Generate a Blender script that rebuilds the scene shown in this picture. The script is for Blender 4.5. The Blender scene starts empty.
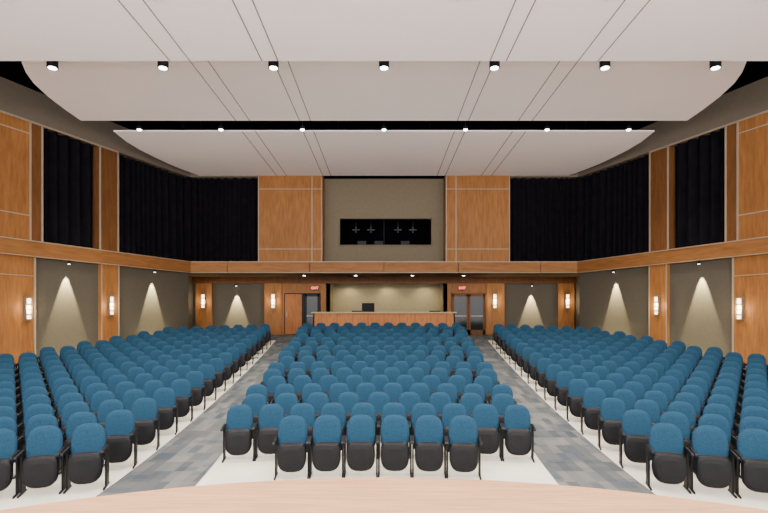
import bpy, math, random
from mathutils import Vector, Matrix
random.seed(4)
scene=bpy.context.scene
COL=scene.collection
CAMZ=2.65

# ------------------------------------------------------------ materials
def newmat(name):
    m=bpy.data.materials.new(name); m.use_nodes=True
    nt=m.node_tree; b=nt.nodes['Principled BSDF']
    return m,nt,b
def rgba(c): return (c[0],c[1],c[2],1)
def mixramp(nt,fac,stops):
    r=nt.nodes.new('ShaderNodeValToRGB')
    el=r.color_ramp.elements
    el[0].position=stops[0][0]; el[0].color=rgba(stops[0][1])
    el[1].position=stops[-1][0]; el[1].color=rgba(stops[-1][1])
    for p,c in stops[1:-1]:
        e=el.new(p); e.color=rgba(c)
    nt.links.new(fac,r.inputs[0]); return r.outputs[0]
def coords(nt,scale):
    t=nt.nodes.new('ShaderNodeTexCoord'); mp=nt.nodes.new('ShaderNodeMapping')
    mp.inputs['Scale'].default_value=scale
    nt.links.new(t.outputs['Object'],mp.inputs['Vector']); return mp.outputs[0]
def noise(nt,vec,scale,detail=3,rough=.5):
    n=nt.nodes.new('ShaderNodeTexNoise'); n.inputs['Scale'].default_value=scale
    n.inputs['Detail'].default_value=detail; n.inputs['Roughness'].default_value=rough
    nt.links.new(vec,n.inputs['Vector']); return n.outputs['Fac']
def plain(name,c,rough=.6,metal=0,var=.08,scale=6,bump=0,spec=.15):
    m,nt,b=newmat(name)
    v=coords(nt,(1,1,1)); f=noise(nt,v,scale)
    lo=[x*(1-var) for x in c]; hi=[min(1,x*(1+var)) for x in c]
    nt.links.new(mixramp(nt,f,[(.3,lo),(.7,hi)]),b.inputs['Base Color'])
    b.inputs['Roughness'].default_value=rough; b.inputs['Metallic'].default_value=metal
    b.inputs['Specular IOR Level'].default_value=spec
    if bump:
        bn=nt.nodes.new('ShaderNodeBump'); bn.inputs['Strength'].default_value=bump
        f2=noise(nt,v,220,2); nt.links.new(f2,bn.inputs['Height']); nt.links.new(bn.outputs[0],b.inputs['Normal'])
    return m
def wood(name,c,scale=(3,3,.35),rough=.45,var=.3,spec=.1):
    m,nt,b=newmat(name)
    v=coords(nt,scale); f=noise(nt,v,4,6,.6)
    v2=coords(nt,(scale[0]*.25,scale[1]*.25,scale[2]*.5)); f2=noise(nt,v2,2,2)
    lo=[x*(1-var) for x in c]; hi=[x*(1+var*.8) for x in c]
    a=mixramp(nt,f,[(.25,lo),(.5,c),(.75,hi)])
    mx=nt.nodes.new('ShaderNodeMix'); mx.data_type='RGBA'; mx.blend_type='MULTIPLY'
    mx.inputs[0].default_value=.5
    nt.links.new(a,mx.inputs[6]); nt.links.new(mixramp(nt,f2,[(.3,(.75,.72,.7)),(.7,(1,1,1))]),mx.inputs[7])
    nt.links.new(mx.outputs[2],b.inputs['Base Color'])
    b.inputs['Roughness'].default_value=rough
    b.inputs['Specular IOR Level'].default_value=spec
    return m
def emis(name,c,s):
    m,nt,b=newmat(name)
    b.inputs['Base Color'].default_value=rgba(c)
    b.inputs['Emission Color'].default_value=rgba(c); b.inputs['Emission Strength'].default_value=s
    return m
M={}
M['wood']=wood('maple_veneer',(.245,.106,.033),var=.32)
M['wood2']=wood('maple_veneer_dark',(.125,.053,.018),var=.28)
M['woodh']=wood('maple_fascia',(.235,.104,.034),scale=(.35,.35,3),var=.3)
M['stage']=wood('stage_maple',(.46,.26,.145),scale=(.5,7,7),rough=.5,var=.28,spec=.05)
M['desk']=wood('desk_veneer',(.31,.12,.04),scale=(3,3,.5))
M['trim']=plain('brushed_trim',(.30,.24,.175),.5,.2,.03)
M['olive']=plain('olive_fabric_panel',(.078,.070,.054),.9,0,.08,20,.15,.05)
M['beige']=plain('beige_plaster',(.135,.113,.088),.85,0,.03,spec=.05)
M['recess']=plain('recess_plaster',(.145,.122,.083),.85,0,.04,spec=.05)
M['cream']=plain('cream_plaster',(.32,.27,.155),.8,0,.04)
M['black']=plain('black_void_paint',(.002,.002,.003),.95,spec=.0)
M['dark']=plain('dark_plastic',(.0058,.0058,.0072),.45,0,.2,spec=.14)
M['metal']=plain('dark_metal',(.006,.006,.007),.5,0,spec=.12)
M['fixture']=plain('fixture_grey',(.012,.012,.014),.5,0)
M['steel']=plain('light_steel',(.22,.19,.15),.4,.5)
M['cloud']=plain('acoustic_cloud_paint',(.92,.87,.92),.7,0,.012,.5,spec=.1)
M['seam']=plain('seam_grey',(.20,.18,.18),.9)  # grey joint strips of the ceiling panels
M['soffit']=plain('soffit_paint',(.11,.07,.035),.8,0,.05)
M['floor']=plain('sealed_concrete',(.52,.51,.44),.55,0,.07,1.5,spec=.3)
M['curtain']=plain('black_velour',(.0045,.0042,.0062),.95,0,.3,3,spec=.05)
M['blue']=plain('blue_upholstery',(.0090,.0345,.064),.85,0,.28,60,.25,.10)
M['glassd']=plain('dark_glass',(.010,.011,.013),.12,spec=.3)
M['lamp']=emis('lamp_glow',(1,.93,.82),14)
M['lampb']=emis('lamp_glow_cool',(.85,.9,1),18)
M['sconce']=emis('sconce_glow',(1,.82,.56),3)
M['red']=emis('exit_red',(1,.05,.03),5)
M['screen_refl']=emis('screen_reflection_glow',(.010,.010,.013),.3)  # monitor screens, and the imitated reflections in the booth window
def carpetmat():
    m,nt,b=newmat('carpet_tile')
    t=nt.nodes.new('ShaderNodeTexCoord')
    def snap(sx,sy,ox):
        mp=nt.nodes.new('ShaderNodeMapping'); mp.inputs['Scale'].default_value=(sx,sy,0); mp.inputs['Location'].default_value=(ox,ox,0)
        nt.links.new(t.outputs['Object'],mp.inputs['Vector'])
        vm=nt.nodes.new('ShaderNodeVectorMath'); vm.operation='FLOOR'; nt.links.new(mp.outputs[0],vm.inputs[0])
        w=nt.nodes.new('ShaderNodeTexWhiteNoise'); w.noise_dimensions='3D'; nt.links.new(vm.outputs[0],w.inputs['Vector'])
        return w.outputs['Value']
    a=mixramp(nt,snap(6,2,0),[(0,(.052,.058,.065)),(.5,(.084,.087,.089)),(1,(.125,.123,.119))])
    c=mixramp(nt,snap(3,5,.4),[(0,(.66,.78,.88)),(.5,(.95,.97,.96)),(1,(1.0,1.0,1.0))])
    mx=nt.nodes.new('ShaderNodeMix'); mx.data_type='RGBA'; mx.blend_type='MULTIPLY'; mx.inputs[0].default_value=1
    nt.links.new(a,mx.inputs[6]); nt.links.new(c,mx.inputs[7])
    nt.links.new(mx.outputs[2],b.inputs['Base Color']); b.inputs['Roughness'].default_value=.95
    b.inputs['Specular IOR Level'].default_value=.1
    return m
M['carpet']=carpetmat()

# ------------------------------------------------------------ builder
class MB:
    def __init__(s): s.v=[];s.f=[];s.m=[];s.mats=[];s.sm=[]
    def mi(s,k):
        if k not in s.mats: s.mats.append(k)
        return s.mats.index(k)
    def add(s,vs,fs,k,smooth=False):
        o=len(s.v); s.v+= [tuple(v) for v in vs]
        for f in fs:
            s.f.append([i+o for i in f]); s.m.append(s.mi(k)); s.sm.append(smooth)
    def hexa(s,p,k):  # p: 4 bottom, 4 top
        s.add(p,[(0,3,2,1),(4,5,6,7),(0,1,5,4),(1,2,6,5),(2,3,7,6),(3,0,4,7)],k)
    def box(s,x0,x1,y0,y1,z0,z1,k):
        s.hexa([(x0,y0,z0),(x1,y0,z0),(x1,y1,z0),(x0,y1,z0),(x0,y0,z1),(x1,y0,z1),(x1,y1,z1),(x0,y1,z1)],k)
    def cyl(s,c,r,z0,z1,k,n=16,r2=None,caps=True):
        r2=r if r2 is None else r2
        vs=[(c[0]+r*math.cos(2*math.pi*i/n),c[1]+r*math.sin(2*math.pi*i/n),z0) for i in range(n)]
        vs+=[(c[0]+r2*math.cos(2*math.pi*i/n),c[1]+r2*math.sin(2*math.pi*i/n),z1) for i in range(n)]
        s.add(vs,[(i,(i+1)%n,n+(i+1)%n,n+i) for i in range(n)],k,True)
        if caps: s.add(vs,[tuple(range(n))[::-1],tuple(range(n,2*n))],k)
    def mesh(s,name):
        me=bpy.data.meshes.new(name); me.from_pydata(s.v,[],s.f); me.update()
        for k in s.mats: me.materials.append(M[k])
        me.polygons.foreach_set('material_index',s.m); me.polygons.foreach_set('use_smooth',s.sm)
        import bmesh
        bm=bmesh.new(); bm.from_mesh(me); bmesh.ops.recalc_face_normals(bm,faces=bm.faces); bm.to_mesh(me); bm.free()
        return me
    def obj(s,name,parent=None,loc=None):
        o=bpy.data.objects.new(name,s.mesh(name)); COL.objects.link(o)
        if loc: o.location=loc
        if parent: o.parent=parent
        return o
def bevel(o,w=.01,seg=2):
    md=o.modifiers.new('bevel','BEVEL'); md.width=w; md.segments=seg; md.limit_method='ANGLE'

# ------------------------------------------------------------ geometry definitions
XS=-0.10   # seating axis offset from the camera axis
def fz(Y):
    if Y<8.0: return 0.0
    if Y>25: return 1.45
    return 1.45*((Y-8.0)/17.0)**1.5
L=8.99
U=(-3.2/L,-8.4/L); N=(-8.4/L,3.2/L)
def WP(side,s,d):
    x=-9.7+U[0]*s+N[0]*d; y=25.6+U[1]*s+N[1]*d
    return (x if side<0 else -x, y)
def wbox(mb,side,s0,s1,d0,d1,z0,z1,k):
    q=[WP(side,s0,d0),WP(side,s1,d0),WP(side,s1,d1),WP(side,s0,d1)]
    mb.hexa([(a,b,z0) for a,b in q]+[(a,b,z1) for a,b in q],k)
def wallX(Y): return 9.7+(25.6-Y)*.381

# floor
mb=MB(); ys=[-3,8.0]+[8.0+i*.85 for i in range(1,21)]+[31]
vs=[];fs=[]
for y in ys: vs+=[(-21,y,fz(y)),(21,y,fz(y))]
for i in range(len(ys)-1): fs.append((2*i,2*i+1,2*i+3,2*i+2))
n=len(vs); vs+= [(-21,-3,-.3),(21,-3,-.3),(21,31,-.3),(-21,31,-.3)]; fs.append((n,n+3,n+2,n+1))
mb.add(vs,fs,'floor'); mb.obj('floor')
# carpet aisles
xi=lambda Y:2.80+(Y-8)*.067
xo=lambda Y:4.06+(Y-7.6)*.057
mb=MB()
ycs=[5.2,8.0]+[8.0+i*.85 for i in range(1,20)]
for sg in (-1,1):
    vs=[];fs=[]
    for y in ycs: vs+=[(XS+sg*xi(y),y,fz(y)+.012),(XS+sg*xo(y),y,fz(y)+.012)]
    for i in range(len(ycs)-1): fs.append((2*i,2*i+1,2*i+3,2*i+2))
    mb.add(vs,fs,'carpet')
mb.add([(-9.6,24.15,fz(24.15)+.012),(9.6,24.15,fz(24.15)+.012),(9.6,25,1.462),(-9.6,25,1.462),(9.6,28.2,1.462),(-9.6,28.2,1.462)],[(0,1,2,3),(3,2,4,5)],'carpet')
mb.obj('floor_aisle_carpet')

# stage
mb=MB()
arc=[]
for i in range(41):
    a=math.radians(-68+136*i/40); arc.append((6.3*math.sin(a),-1.32+6.3*math.cos(a)))
top=[(-16,1.0)]+arc+[(16,1.0)]
full=top+[(16,-3),(-16,-3)]
n=len(full)
mb.add([(x,y,1.05) for x,y in full],[tuple(range(n))],'stage')
mb.add([(x,y,1.05) for x,y in full]+[(x,y,.98) for x,y in full],[(i,(i+1)%n,n+(i+1)%n,n+i) for i in range(n)],'stage')
ins=[(x*.995,y-.04) for x,y in full]
mb.add([(x,y,.98) for x,y in ins]+[(x,y,0) for x,y in ins],[(i,(i+1)%n,n+(i+1)%n,n+i) for i in range(n)],'desk')
mb.obj('stage_platform')

# ------------------------------------------------------------ side walls
ZF0,ZF1=4.65,5.2
for side,nm in ((-1,'left'),(1,'right')):
    w=MB()
    wbox(w,side,0,27.3,.55,.75,-.2,12.6,'black')
    wbox(w,side,0,27.3,0,.55,9.45,10.6,'beige')
    # upper wood
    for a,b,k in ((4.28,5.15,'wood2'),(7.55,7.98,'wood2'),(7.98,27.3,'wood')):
        wbox(w,side,a,b,0,.55,ZF1,9.45,k)
    # lower
    wbox(w,side,0,4.28,.10,.5,0,ZF0,'olive')
    wbox(w,side,5.15,7.8,.10,.5,0,ZF0,'olive')
    wbox(w,side,4.28,5.15,-.06,.5,0,ZF0,'wood')
    wbox(w,side,7.8,27.3,-.02,.5,0,ZF0,'wood')
    wbox(w,side,0,27.3,-.12,.55,ZF0,ZF1,'woodh')
    w.obj('wall_'+nm)
    t=MB()
    wbox(t,side,0,27.3,-.15,-.11,ZF1-.02,ZF1+.015,'trim')
    wbox(t,side,0,27.3,-.15,-.11,ZF0-.01,ZF0+.02,'trim')
    for s in (4.28,5.15,7.55,7.98):
        wbox(t,side,s-.03,s+.03,-.03,.01,ZF1+.02,9.45,'trim')
    wbox(t,side,4.28,27.3,-.03,.01,9.40,9.47,'trim')
    for s in (9.6,11.9,14.2,16.5):
        wbox(t,side,s-.02,s+.02,-.02,.01,ZF1+.02,9.4,'trim')
        wbox(t,side,s-.02,s+.02,-.04,.0,0.0,ZF0-.02,'trim')
    for z in (6.1,9.0): wbox(t,side,7.98,27.3,-.02,.01,z-.02,z+.02,'trim')
    for s in (4.30,5.13): wbox(t,side,s-.02,s+.02,-.09,-.05,.5,ZF0-.02,'trim')
    wbox(t,side,7.8,7.86,-.05,.0,.4,ZF0-.02,'trim')
    wbox(t,side,7.8,27.3,-.05,.0,3.95,3.98,'trim')
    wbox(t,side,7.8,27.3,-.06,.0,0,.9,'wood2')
    t.obj('trim_'+nm)

# back wall
w=MB()
w.box(-11,11,28.4,28.6,9.45,12.6,'black')
w.box(-10.2,10.2,26.15,26.35,ZF0,5.2,'black')
for sg in (-1,1):
    a,b=sorted((sg*6.3,sg*10.2)); w.box(a,b,26.15,26.35,ZF0,12.6,'black')
    a,b=sorted((sg*6.3,sg*9.7)); w.box(a,b,25.6,26.15,9.45,10.3,'beige')
    a,b=sorted((sg*3.08,sg*6.3)); w.box(a,b,25.6,26.5,ZF1,9.6,'wood')
w.box(-9.8,9.8,25.48,26.15,ZF0,ZF1,'woodh')
w.box(-6.3,6.3,25.6,26.5,9.6,12.6,'black')
# recess back with window opening
wx0,wx1,wz0,wz1=-2.28,2.45,6.17,7.52
w.box(-3.08,wx0,26.5,26.7,ZF1,9.6,'recess'); w.box(wx1,3.08,26.5,26.7,ZF1,9.6,'recess')
w.box(wx0,wx1,26.5,26.7,ZF1,wz0,'recess'); w.box(wx0,wx1,26.5,26.7,wz1,9.6,'recess')
w.box(-3.08,3.08,25.6,26.5,ZF1-.05,ZF1,'recess')
w.obj('wall_back')
w=MB()
# lower back wall, soffit
YB=28.3
w.box(-10.6,10.6,25.6,30.6,ZF0,ZF0+.05,'soffit')
w.obj('ceiling_soffit')
w=MB()
for a,b in ((-11,-5.5),(5.65,11)):
    w.box(a,b,YB+.10,YB+.3,1.45,ZF0,'olive')
w.box(-5.5,-3.0,YB+.14,YB+.3,1.45,ZF0,'olive'); w.box(3.3,5.65,YB+.14,YB+.3,1.45,ZF0,'olive')
w.box(-3.4,3.7,30.2,30.4,1.45,ZF0,'cream')
w.box(-3.2,-3.0,YB,30.2,1.45,ZF0,'cream'); w.box(3.3,3.5,YB,30.2,1.45,ZF0,'cream')
for a,b in ((-10.4,-9.5),(-6.6,-5.65),(5.65,6.65),(9.6,10.5)):
    w.box(a,b,YB-.06,YB+.1,1.45,ZF0,'wood')
w.box(-5.65,-5.52,YB,YB+.1,1.45,ZF0,'wood'); w.box(-5.52,-4.45,YB,YB+.1,3.75,ZF0,'wood')
w.box(-3.5,-3.0,YB,YB+.1,1.45,ZF0,'wood'); w.box(3.3,3.7,YB,YB+.1,1.45,ZF0,'wood')
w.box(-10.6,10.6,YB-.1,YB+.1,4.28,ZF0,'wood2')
w.box(-4.45,-3.5,YB,YB+.1,3.75,4.28,'wood'); w.box(3.7,5.65,YB,YB+.1,3.75,4.28,'wood')
w.obj('wall_rear')
t=MB()
t.box(-9.75,9.75,25.44,25.49,ZF1-.02,ZF1+.015,'trim'); t.box(-9.75,9.75,25.44,25.49,ZF0-.01,ZF0+.02,'trim')
for sg in (-1,1):
    for x in (3.11,3.6,6.27): t.box(sg*x-.02,sg*x+.02,25.57,25.62,ZF1,9.6,'trim')
    for z in (5.85,8.85):
        a,b=sorted((sg*3.08,sg*6.3)); t.box(a,b,25.58,25.62,z-.015,z+.015,'trim')
    for x in (-7.8,-3.7,0,3.7,7.8): t.box(x-.012,x+.012,25.46,25.49,ZF0,ZF1,'trim')
t.obj('trim_back')
# return walls beside lower recess
w=MB(); 
for sg in (-1,1):
    a,b=sorted((sg*10.6,sg*10.9)); w.box(a,b,25.9,YB+.3,1.3,ZF0+.05,'olive')
w.obj('wall_alcove')

# booth window
w=MB()
for a,b,c,d in ((wx0-.07,wx1+.07,wz0-.07,wz0),(wx0-.07,wx1+.07,wz1,wz1+.07),(wx0-.07,wx0,wz0,wz1),(wx1,wx1+.07,wz0,wz1)):
    w.box(a,b,26.44,26.56,c,d,'beige')
w.box(-.015,.015,26.5,26.54,wz0,wz1,'metal')
w.box(-3,3,28.2,28.3,5.3,8.6,'black'); w.box(-3,3,26.7,28.2,5.3,5.35,'black'); w.box(-3,3,26.7,28.2,8.5,8.6,'black')
w.box(-3.1,-3,26.7,28.3,5.3,8.6,'black'); w.box(3,3.1,26.7,28.3,5.3,8.6,'black')
w.obj('window_1')
for x in (-1.5,-.7,.75,1.55):  # crosses behind the window imitate reflections of stage lights
    w=MB(); w.box(-.012,.012,-.012,.012,0,1.0,'dark'); w.box(-.2,.2,-.02,.02,-.02,.02,'screen_refl'); w.box(-.02,.02,-.02,.02,-.16,.16,'screen_refl')
    w.cyl((0,0),.04,-.04,.04,'fixture',8)
    w.obj('window_reflection',loc=(x,27.4,7.1))
w=MB(); w.box(-1.9,1.9,0,.6,.68,.74,'metal')
for x in (-1.85,1.8): w.box(x,x+.05,.05,.55,0,.68,'metal')
for x in (-1.4,-.5,.9): w.box(x,x+.45,.2,.26,.8,1.1,'fixture'); w.box(x+.2,x+.25,.22,.26,.74,.8,'dark')
w.obj('projection_room_desk',loc=(0,26.9,5.36))

# roof
w=MB(); w.box(-21,21,-1,31,12.6,12.8,'black'); w.obj('ceiling')

# ------------------------------------------------------------ ceiling clouds
SE=(-5.35,-4.85,-3.05,-2.65,2.65,3.05,4.85,5.35)
def cloud(name,outline,z,th=.14):
    w=MB(); nx=24; vs=[]
    Y0=outline[0][0]; Y1=outline[-1][0]
    for lay,dz in ((0,0),(1,th)):
        for y,h in outline:
            for i in range(nx+1): vs.append((-h+2*h*i/nx,y,z+dz))
    R=len(outline); st=R*(nx+1); fs=[]
    for lay in (0,1):
        for r in range(R-1):
            for i in range(nx):
                a=lay*st+r*(nx+1)+i; fs.append((a,a+1,a+nx+2,a+nx+1))
    for i in range(nx):
        for r in (0,R-1):
            a=r*(nx+1)+i; fs.append((a,a+1,a+1+st,a+st))
    for r in range(R-1):
        for i in (0,nx):
            a=r*(nx+1)+i; b=a+nx+1; fs.append((a,b,b+st,a+st))
    w.add(vs,fs,'cloud')
    for x in SE:
        w.box(x-.013,x+.013,Y0,Y1,z-.006,z+.01,'seam')
    for x in (-8,-2,2,8):
        w.cyl((x,(Y0+Y1)/2),.015,z+th,12.6,'metal',6)
    return w.obj(name)
cloud('acoustic_ceiling_panel',[(3.5,12.2),(6,12.4),(9,12.4),(12.8,12.2)],8.95)
cloud('acoustic_ceiling_panel',[(13.2,9.2),(13.7,9.7),(14.2,10.05),(14.8,10.35),(15.5,10.6),(16.5,10.8),(17.5,10.9),(18.5,10.95)],9.6)
cloud('acoustic_ceiling_panel',[(19.3,10.2),(20.5,10.3),(21.5,10.25),(22.5,10.1),(23.5,9.9),(24.5,9.6),(25.3,9.3),(25.55,9.2)],9.5,.04)

def spot(name,loc,energy,angle,blend,col,radius=.08,rot=(0,0,0),parent=None):
    l=bpy.data.lights.new(name,'SPOT'); l.energy=energy; l.spot_size=math.radians(angle); l.spot_blend=blend; l.color=col; l.shadow_soft_size=radius
    o=bpy.data.objects.new(name,l); COL.objects.link(o); o.location=loc; o.rotation_euler=rot
    if parent: o.parent=parent
    return o
can=MB(); can.cyl((0,0),.14,0,.34,'dark',20); can.cyl((0,0),.105,-.012,.0,'lampb',20); can.cyl((0,0),.015,.34,2.6,'metal',6)
canm=can.mesh('pendant_can')
can=MB(); can.cyl((0,0),.09,0,.12,'dark',20); can.cyl((0,0),.075,-.03,.0,'lampb',20); can.cyl((0,0),.015,.12,2.6,'metal',6)
canm2=can.mesh('small_can')
rows=[(13.9,9.30,[3.0*i for i in range(-3,4)],canm),(18.9,9.42,[3.01*i for i in range(-3,4)],canm2)]
for Y,Z,xs,cm in rows:
    for x in xs:
        o=bpy.data.objects.new('downlight',cm); COL.objects.link(o); o.location=(x,Y,Z)
        spot('downlight_beam',(0,0,-.05),1300,112,.8,(1,.89,.76),.08,parent=o)
rc=MB(); rc.cyl((0,0),.11,-.03,0,'dark',20); rc.cyl((0,0),.08,-.04,-.03,'lampb',20)
rcm=rc.mesh('recessed_can')
for Y in (10.15,6.0):
    for x in (-7.5,-4.5,-1.5,1.5,4.5,7.5):
        o=bpy.data.objects.new('recessed_downlight',rcm); COL.objects.link(o); o.location=(x,Y,8.95)
        spot('downlight_beam',(0,0,-.06),1200,112,.8,(1,.89,.76),.08,parent=o)

# ------------------------------------------------------------ curtains
def curtain(name,path,z0,z1,mirror=1):
    seg=[]; tot=0
    for a,b in zip(path[:-1],path[1:]):
        l=math.dist(a,b); seg.append((a,b,tot,l)); tot+=l
    n=int(tot/.035); w=MB(); vs=[]
    ph=0; zs=[z0,z0+(z1-z0)*.5,z1]
    for i in range(n+1):
        s=min(tot*i/n,tot-1e-6)
        for a,b,o,l in seg:
            if s<=o+l: break
        u=(s-o)/l; x=a[0]+(b[0]-a[0])*u; y=a[1]+(b[1]-a[1])*u
        nx,ny=(b[1]-a[1])/l,-(b[0]-a[0])/l
        ph+=2*math.pi*.035/(.38+.12*math.sin(s*1.7))
        for j,z in enumerate(zs):
            d=math.sin(ph+.3*j*math.sin(s))*(.14-.02*j)
            vs.append(((x+nx*d)*mirror,y+ny*d,z))
    k=len(zs); fs=[]
    for i in range(n):
        for j in range(k-1): a=i*k+j; fs.append((a,a+k,a+k+1,a+1))
    w.add(vs,fs,'curtain',True)
    o=w.obj(name); return o
for sg in (1,-1):
    e=WP(-1,4.26,.3)
    curtain('stage_curtain',[(-6.35,25.9),(-9.5,25.9),WP(-1,.35,.3),e],5.2,9.45,sg)
    curtain('stage_curtain',[WP(-1,5.18,.3),WP(-1,7.53,.3)],5.2,9.45,sg)

# ------------------------------------------------------------ sconces and wall washers
def sconce(x,y,z,rot,side=0):
    w=MB()
    w.box(-.12,.12,-.03,0,-.42,.42,'steel')
    w.box(-.07,.07,-.10,-.03,-.36,.36,'sconce')
    for zz in (-.40,-.22,-.05,.12,.36): w.box(-.11,.11,-.125,-.03,zz,zz+.045,'steel')
    for xx in (-.115,.085): w.box(xx,xx+.03,-.12,-.03,-.40,.40,'steel')
    o=w.obj('wall_sconce',loc=(x,y,z)); o.rotation_euler=(0,0,rot)
    l=bpy.data.lights.new('sconce_glow','POINT'); l.energy=36; l.color=(1,.75,.45); l.shadow_soft_size=.1
    lo=bpy.data.objects.new('sconce_glow',l); COL.objects.link(lo); lo.parent=o; lo.location=(0,-.28,0)
wa=math.atan2(N[1],N[0])-math.pi/2
for sg in (-1,1):
    for s,d,z in ((4.72,-.06,2.95),(8.1,-.02,2.8),(13,-.02,2.6)):
        x,y=WP(sg,s,d)
        sconce(x,y,z,wa if sg<0 else -wa)
for x in (-9.95,-6.1,6.1,10.1): sconce(x,YB-.06,3.3,0)
def washer(x,y,z,e=5600):
    w=MB(); w.cyl((0,0),.05,0,.14,'dark',14); w.cyl((0,0),.04,-.008,0,'lamp',14)
    o=w.obj('wall_washer_light',loc=(x,y,z))
    spot('washer_beam',(0,0,-.02),e,40,.4,(1,.84,.50),.015,parent=o)
for sg in (-1,1):
    for s in (2.35,6.55):
        x,y=WP(sg,s,-.07); washer(x,y,ZF0-.14)
    washer(sg*8.15,YB-.07,4.14)
# soffit recess lights
for x in (-4.2,-1.5,1.5,4.2):
    o=bpy.data.objects.new('soffit_downlight',rcm); COL.objects.link(o); o.location=(x,27,ZF0)
    spot('soffit_beam',(0,0,-.06),60,110,.6,(1,.8,.55),.08,parent=o)
for x in (-2,0.2,2.4):
    o=bpy.data.objects.new('soffit_downlight',rcm); COL.objects.link(o); o.location=(x,29.6,ZF0)
    spot('soffit_beam',(0,0,-.06),120,120,.6,(1,.82,.52),.08,parent=o)

# ------------------------------------------------------------ doors and exit signs
def door(name,x0,x1,leaves,kf):
    w=MB(); h=2.28; W=x1-x0
    w.box(0,.06,-.06,.08,0,h,kf); w.box(W-.06,W,-.06,.08,0,h,kf); w.box(0,W,-.06,.08,h-.06,h,kf)
    lw=(W-.12)/leaves
    for i in range(leaves):
        a=.06+i*lw+.01; b=a+lw-.02
        w.box(a,a+.1,-.01,.04,0,h-.06,kf); w.box(b-.1,b,-.01,.04,0,h-.06,kf)
        w.box(a,b,-.01,.04,0,.25,kf); w.box(a,b,-.01,.04,h-.18,h-.06,kf)
        w.box(a+.1,b-.1,.01,.03,.25,h-.18,'glassd'); w.box(a+.1,b-.1,-.06,-.03,1.0,1.04,'steel')
    o=w.obj(name,loc=(x0,YB,1.465))
door('door_1',-4.44,-3.51,1,'dark'); door('door_2',3.71,5.64,2,'wood2')
w=MB(); w.box(-.02,1.0,-.0,.05,0,2.28,'dark'); w.box(.03,.95,-.03,-.0,.02,2.23,'desk'); w.box(.1,.16,-.1,-.03,1,1.2,'steel'); w.obj('door_3',loc=(-5.49,YB,1.465))
for x in (-3.8,4.3):
    w=MB(); w.box(-.2,.2,-.06,0,-.11,.11,'dark'); w.box(-.18,.18,-.065,-.06,-.09,.09,'glassd')
    o=w.obj('exit_sign',loc=(x,YB-.1,4.02))
    c=bpy.data.curves.new('exit_text','FONT'); c.body='EXIT'; c.size=.19; c.align_x='CENTER'; c.align_y='CENTER'; c.extrude=.004
    to=bpy.data.objects.new('letters',c); COL.objects.link(to); c.materials.append(M['red']); to.parent=o; to.location=(0,-.072,0); to.rotation_euler=(math.pi/2,0,0)

# ------------------------------------------------------------ control desk at back
w=MB()
zt=fz(25)+.015
H=2.70-zt
w.box(-3.4,3.4,0,.06,-.1,H-.06,'desk'); w.box(-3.4,-3.34,0,1.6,-.06,H-.06,'desk'); w.box(3.34,3.4,0,1.6,-.06,H-.06,'desk')
w.box(-3.48,3.48,-.08,.22,H-.06,H,'cream'); w.box(-3.48,-3.28,.22,1.64,H-.06,H,'cream'); w.box(3.28,3.48,.22,1.64,H-.06,H,'cream')
w.box(-3.3,3.3,.22,.9,.74,.78,'wood2'); w.box(-3.42,3.42,-.02,0,-.1,.08,'dark')
for i in range(-4,5): w.box(i*.75-.008,i*.75+.008,-.012,0,.12,H-.06,'wood2')
o=w.obj('control_desk',loc=(0,24.6,zt))
w=MB(); w.hexa([(-.7,0,0),(.7,0,0),(.7,.55,0),(-.7,.55,0),(-.7,0,.1),(.7,0,.1),(.7,.55,.3),(-.7,.55,.3)],'metal')
for i in range(16):
    x=-.62+i*.08; w.box(x,x+.03,.1,.14,.14,.18,'steel')
w.obj('mixing_console',loc=(1.2,24.9,zt+.78))
def monitor(x,y,z):
    w=MB(); w.box(-.12,.12,-.08,.08,0,.02,'dark'); w.box(-.02,.02,0,.03,.02,.2,'dark'); w.box(-.28,.28,-.03,.02,.18,.52,'dark'); w.box(-.26,.26,.02,.025,.2,.5,'screen_refl')
    w.obj('computer_monitor',loc=(x,y,z))
monitor(-1.3,25.1,zt+.78); monitor(2.5,25.1,zt+.78)
# office chair
w=MB()
for i in range(5):
    a=2*math.pi*i/5; c,s=math.cos(a),math.sin(a)
    w.hexa([(-.02*s,.02*c,.06),(.02*s,-.02*c,.06),(.3*c+.015*s,.3*s-.015*c,.05),(.3*c-.015*s,.3*s+.015*c,.05),(-.02*s,.02*c,.1),(.02*s,-.02*c,.1),(.3*c+.015*s,.3*s-.015*c,.075),(.3*c-.015*s,.3*s+.015*c,.075)],'metal')
    w.cyl((.3*c,.3*s),.03,0,.055,'dark',8)
w.cyl((0,0),.03,.08,.45,'metal',10); w.box(-.25,.25,-.25,.25,.45,.53,'dark'); w.box(-.03,.03,.24,.28,.45,.85,'metal')
w.box(-.33,.33,.2,.27,.8,1.7,'dark')
for x in (-.3,.26): w.box(x,x+.04,-.15,.15,.68,.71,'dark'); w.box(x,x+.04,.0,.04,.47,.68,'dark')
o=w.obj('office_chair',loc=(-.75,26.3,1.465)); bevel(o,.03,3); o.rotation_euler=(0,0,.3)
# equipment counter in booth
w=MB(); w.box(-2.4,2.6,0,.5,.8,.85,'wood2')
for x in (-2.3,0,2.45): w.box(x,x+.06,.05,.45,0,.8,'wood2')
for x in (-2.0,.9,1.6): w.box(x,x+.5,.1,.45,.85,1.05,'dark')
w.obj('equipment_counter',loc=(0,29.6,1.465))

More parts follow.
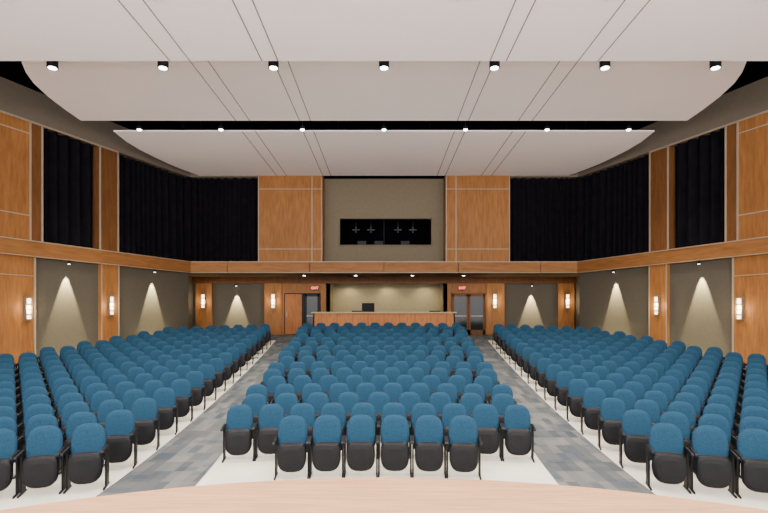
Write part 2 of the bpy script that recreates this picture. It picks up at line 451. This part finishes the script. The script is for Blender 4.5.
# ------------------------------------------------------------ auditorium chair
def sup(n,a,bt,bb,zc,e1,e2):
    o=[]
    for i in range(n):
        t=2*math.pi*i/n; c,s=math.cos(t),math.sin(t)
        e=e1 if s>=0 else e2; b=bt if s>=0 else bb
        x=a*math.copysign(abs(c)**(2/e),c); z=b*math.copysign(abs(s)**(2/e),s)
        o.append((x,z))
    return o
def pad(mb,ol,zc,layers,yf,kf,kb,split):
    n=len(ol); vs=[]
    for sc,y in layers:
        for x,z in ol:
            X=x*sc; Z=z*sc; vs.append((X,yf(X,Z+zc)+y,Z+zc))
    for r in range(len(layers)-1):
        mb.add(vs[r*n:(r+2)*n],[(i,(i+1)%n,n+(i+1)%n,n+i) for i in range(n)],kf if r<split else kb,True)
    for r,k in ((0,kf),(len(layers)-1,kb)):
        cx=(0,yf(0,zc)+layers[r][1],zc)
        mb.add(vs[r*n:(r+1)*n]+[cx],[(i,(i+1)%n,n) for i in range(n)],k,True)
ch=MB()
ol=sup(28,.238,.28,.27,0,2.8,4.0)
pad(ch,ol,.67,[(.45,-.050),(.75,-.047),(.90,-.035),(.97,-.018),(1,.0),(1,.022),(.97,.04),(.8,.05)],lambda x,z:.16*(z-.45)-.55*x*x+.10,'blue','dark',5)
ol2=sup(28,.232,.20,.26,0,5,2.8)
pad(ch,ol2,.36,[(.5,-.085),(.8,-.078),(.93,-.06),(.99,-.03),(1,0),(1,.03),(.95,.055),(.7,.06)],lambda x,z:.12*(z-.35)-.2*x*x-.06,'dark','blue',4)
for sx in (-1,1):
    a,b=sorted((sx*.248,sx*.274))
    ch.hexa([(a,-.02,0.02),(b,-.02,0.02),(b,.14,0.02),(a,.14,0.02),(a,-.02,.56),(b,-.02,.56),(b,.17,.56),(a,.17,.56)],'metal')
    ch.hexa([(a,-.17,.0),(b,-.17,.0),(b,.2,.0),(a,.2,.0),(a,-.14,.025),(b,-.14,.025),(b,.18,.025),(a,.18,.025)],'metal')
    prof=[(-.26,.575),(-.275,.59),(-.27,.605),(-.25,.615),(.08,.63),(.14,.62),(.14,.585),(-.02,.56)]
    a2,b2=(a-.004,b+.004)
    n=len(prof)
    ch.add([(a2,y,z) for y,z in prof]+[(b2,y,z) for y,z in prof],[tuple(range(n)),tuple(range(n,2*n))[::-1]]+[(i,(i+1)%n,n+(i+1)%n,n+i) for i in range(n)],'dark')
chm=ch.mesh('auditorium_chair')
YC=-7.4
cnt=0
def chair(X,Y,th):
    global cnt
    o=bpy.data.objects.new('auditorium_chair',chm); COL.objects.link(o)
    o.location=(X+XS,Y,fz(Y)); o.rotation_euler=(0,0,-th+random.uniform(-.01,.01)); cnt+=1
NR=16
prevn=0
for r in range(NR):
    R=15.75+r*1.01
    Yc=YC+R
    hw=xi(Yc)-.04
    nmax=int(2*hw/.565); n=6 if r==0 else nmax
    if r>1 and n%2==prevn%2: n-=1
    if r==1: n=10
    prevn=n
    sp=.555 if r<2 else 2*hw/n
    if sp>.62: sp=.62
    for i in range(n):
        x=(i-(n-1)/2)*sp; th=math.asin(x/R)
        chair(x,YC+R*math.cos(th),th)
    for sg in (-1,1):
        Y=YC+math.sqrt(R*R-4.5**2)
        th=math.asin((xo(Y)+.32)/R)
        while True:
            X=R*math.sin(th); Y=YC+R*math.cos(th)
            if Y<4.6 or X>wallX(Y)-1.75: break
            chair(sg*X,Y,sg*th)
            th+=.582/R
print('chairs',cnt)

# ------------------------------------------------------------ added fill light from the stage side
def area(name,loc,rot,sx,sy,e,col):
    l=bpy.data.lights.new(name,'AREA'); l.shape='RECTANGLE'; l.size=sx; l.size_y=sy; l.energy=e; l.color=col
    o=bpy.data.objects.new(name,l); COL.objects.link(o); o.location=loc; o.rotation_euler=rot
area('stage_fill_light',(0,-1.5,7),(math.radians(88),0,0),20,2,3400,(1,.92,.86))  # unseen area lamp, added as fill for the hall

world=bpy.data.worlds.new('World'); scene.world=world; world.use_nodes=True
bg=world.node_tree.nodes['Background']; bg.inputs[0].default_value=(1,.95,.95,1); bg.inputs[1].default_value=5.3  # ambient fill let in through the open stage front to brighten the room

cam=bpy.data.cameras.new('camera'); cam.lens=24; cam.sensor_width=36; cam.shift_y=56.5/768
co=bpy.data.objects.new('camera',cam); COL.objects.link(co); co.location=(0,0,CAMZ); co.rotation_euler=(math.pi/2,0,0)
scene.camera=co
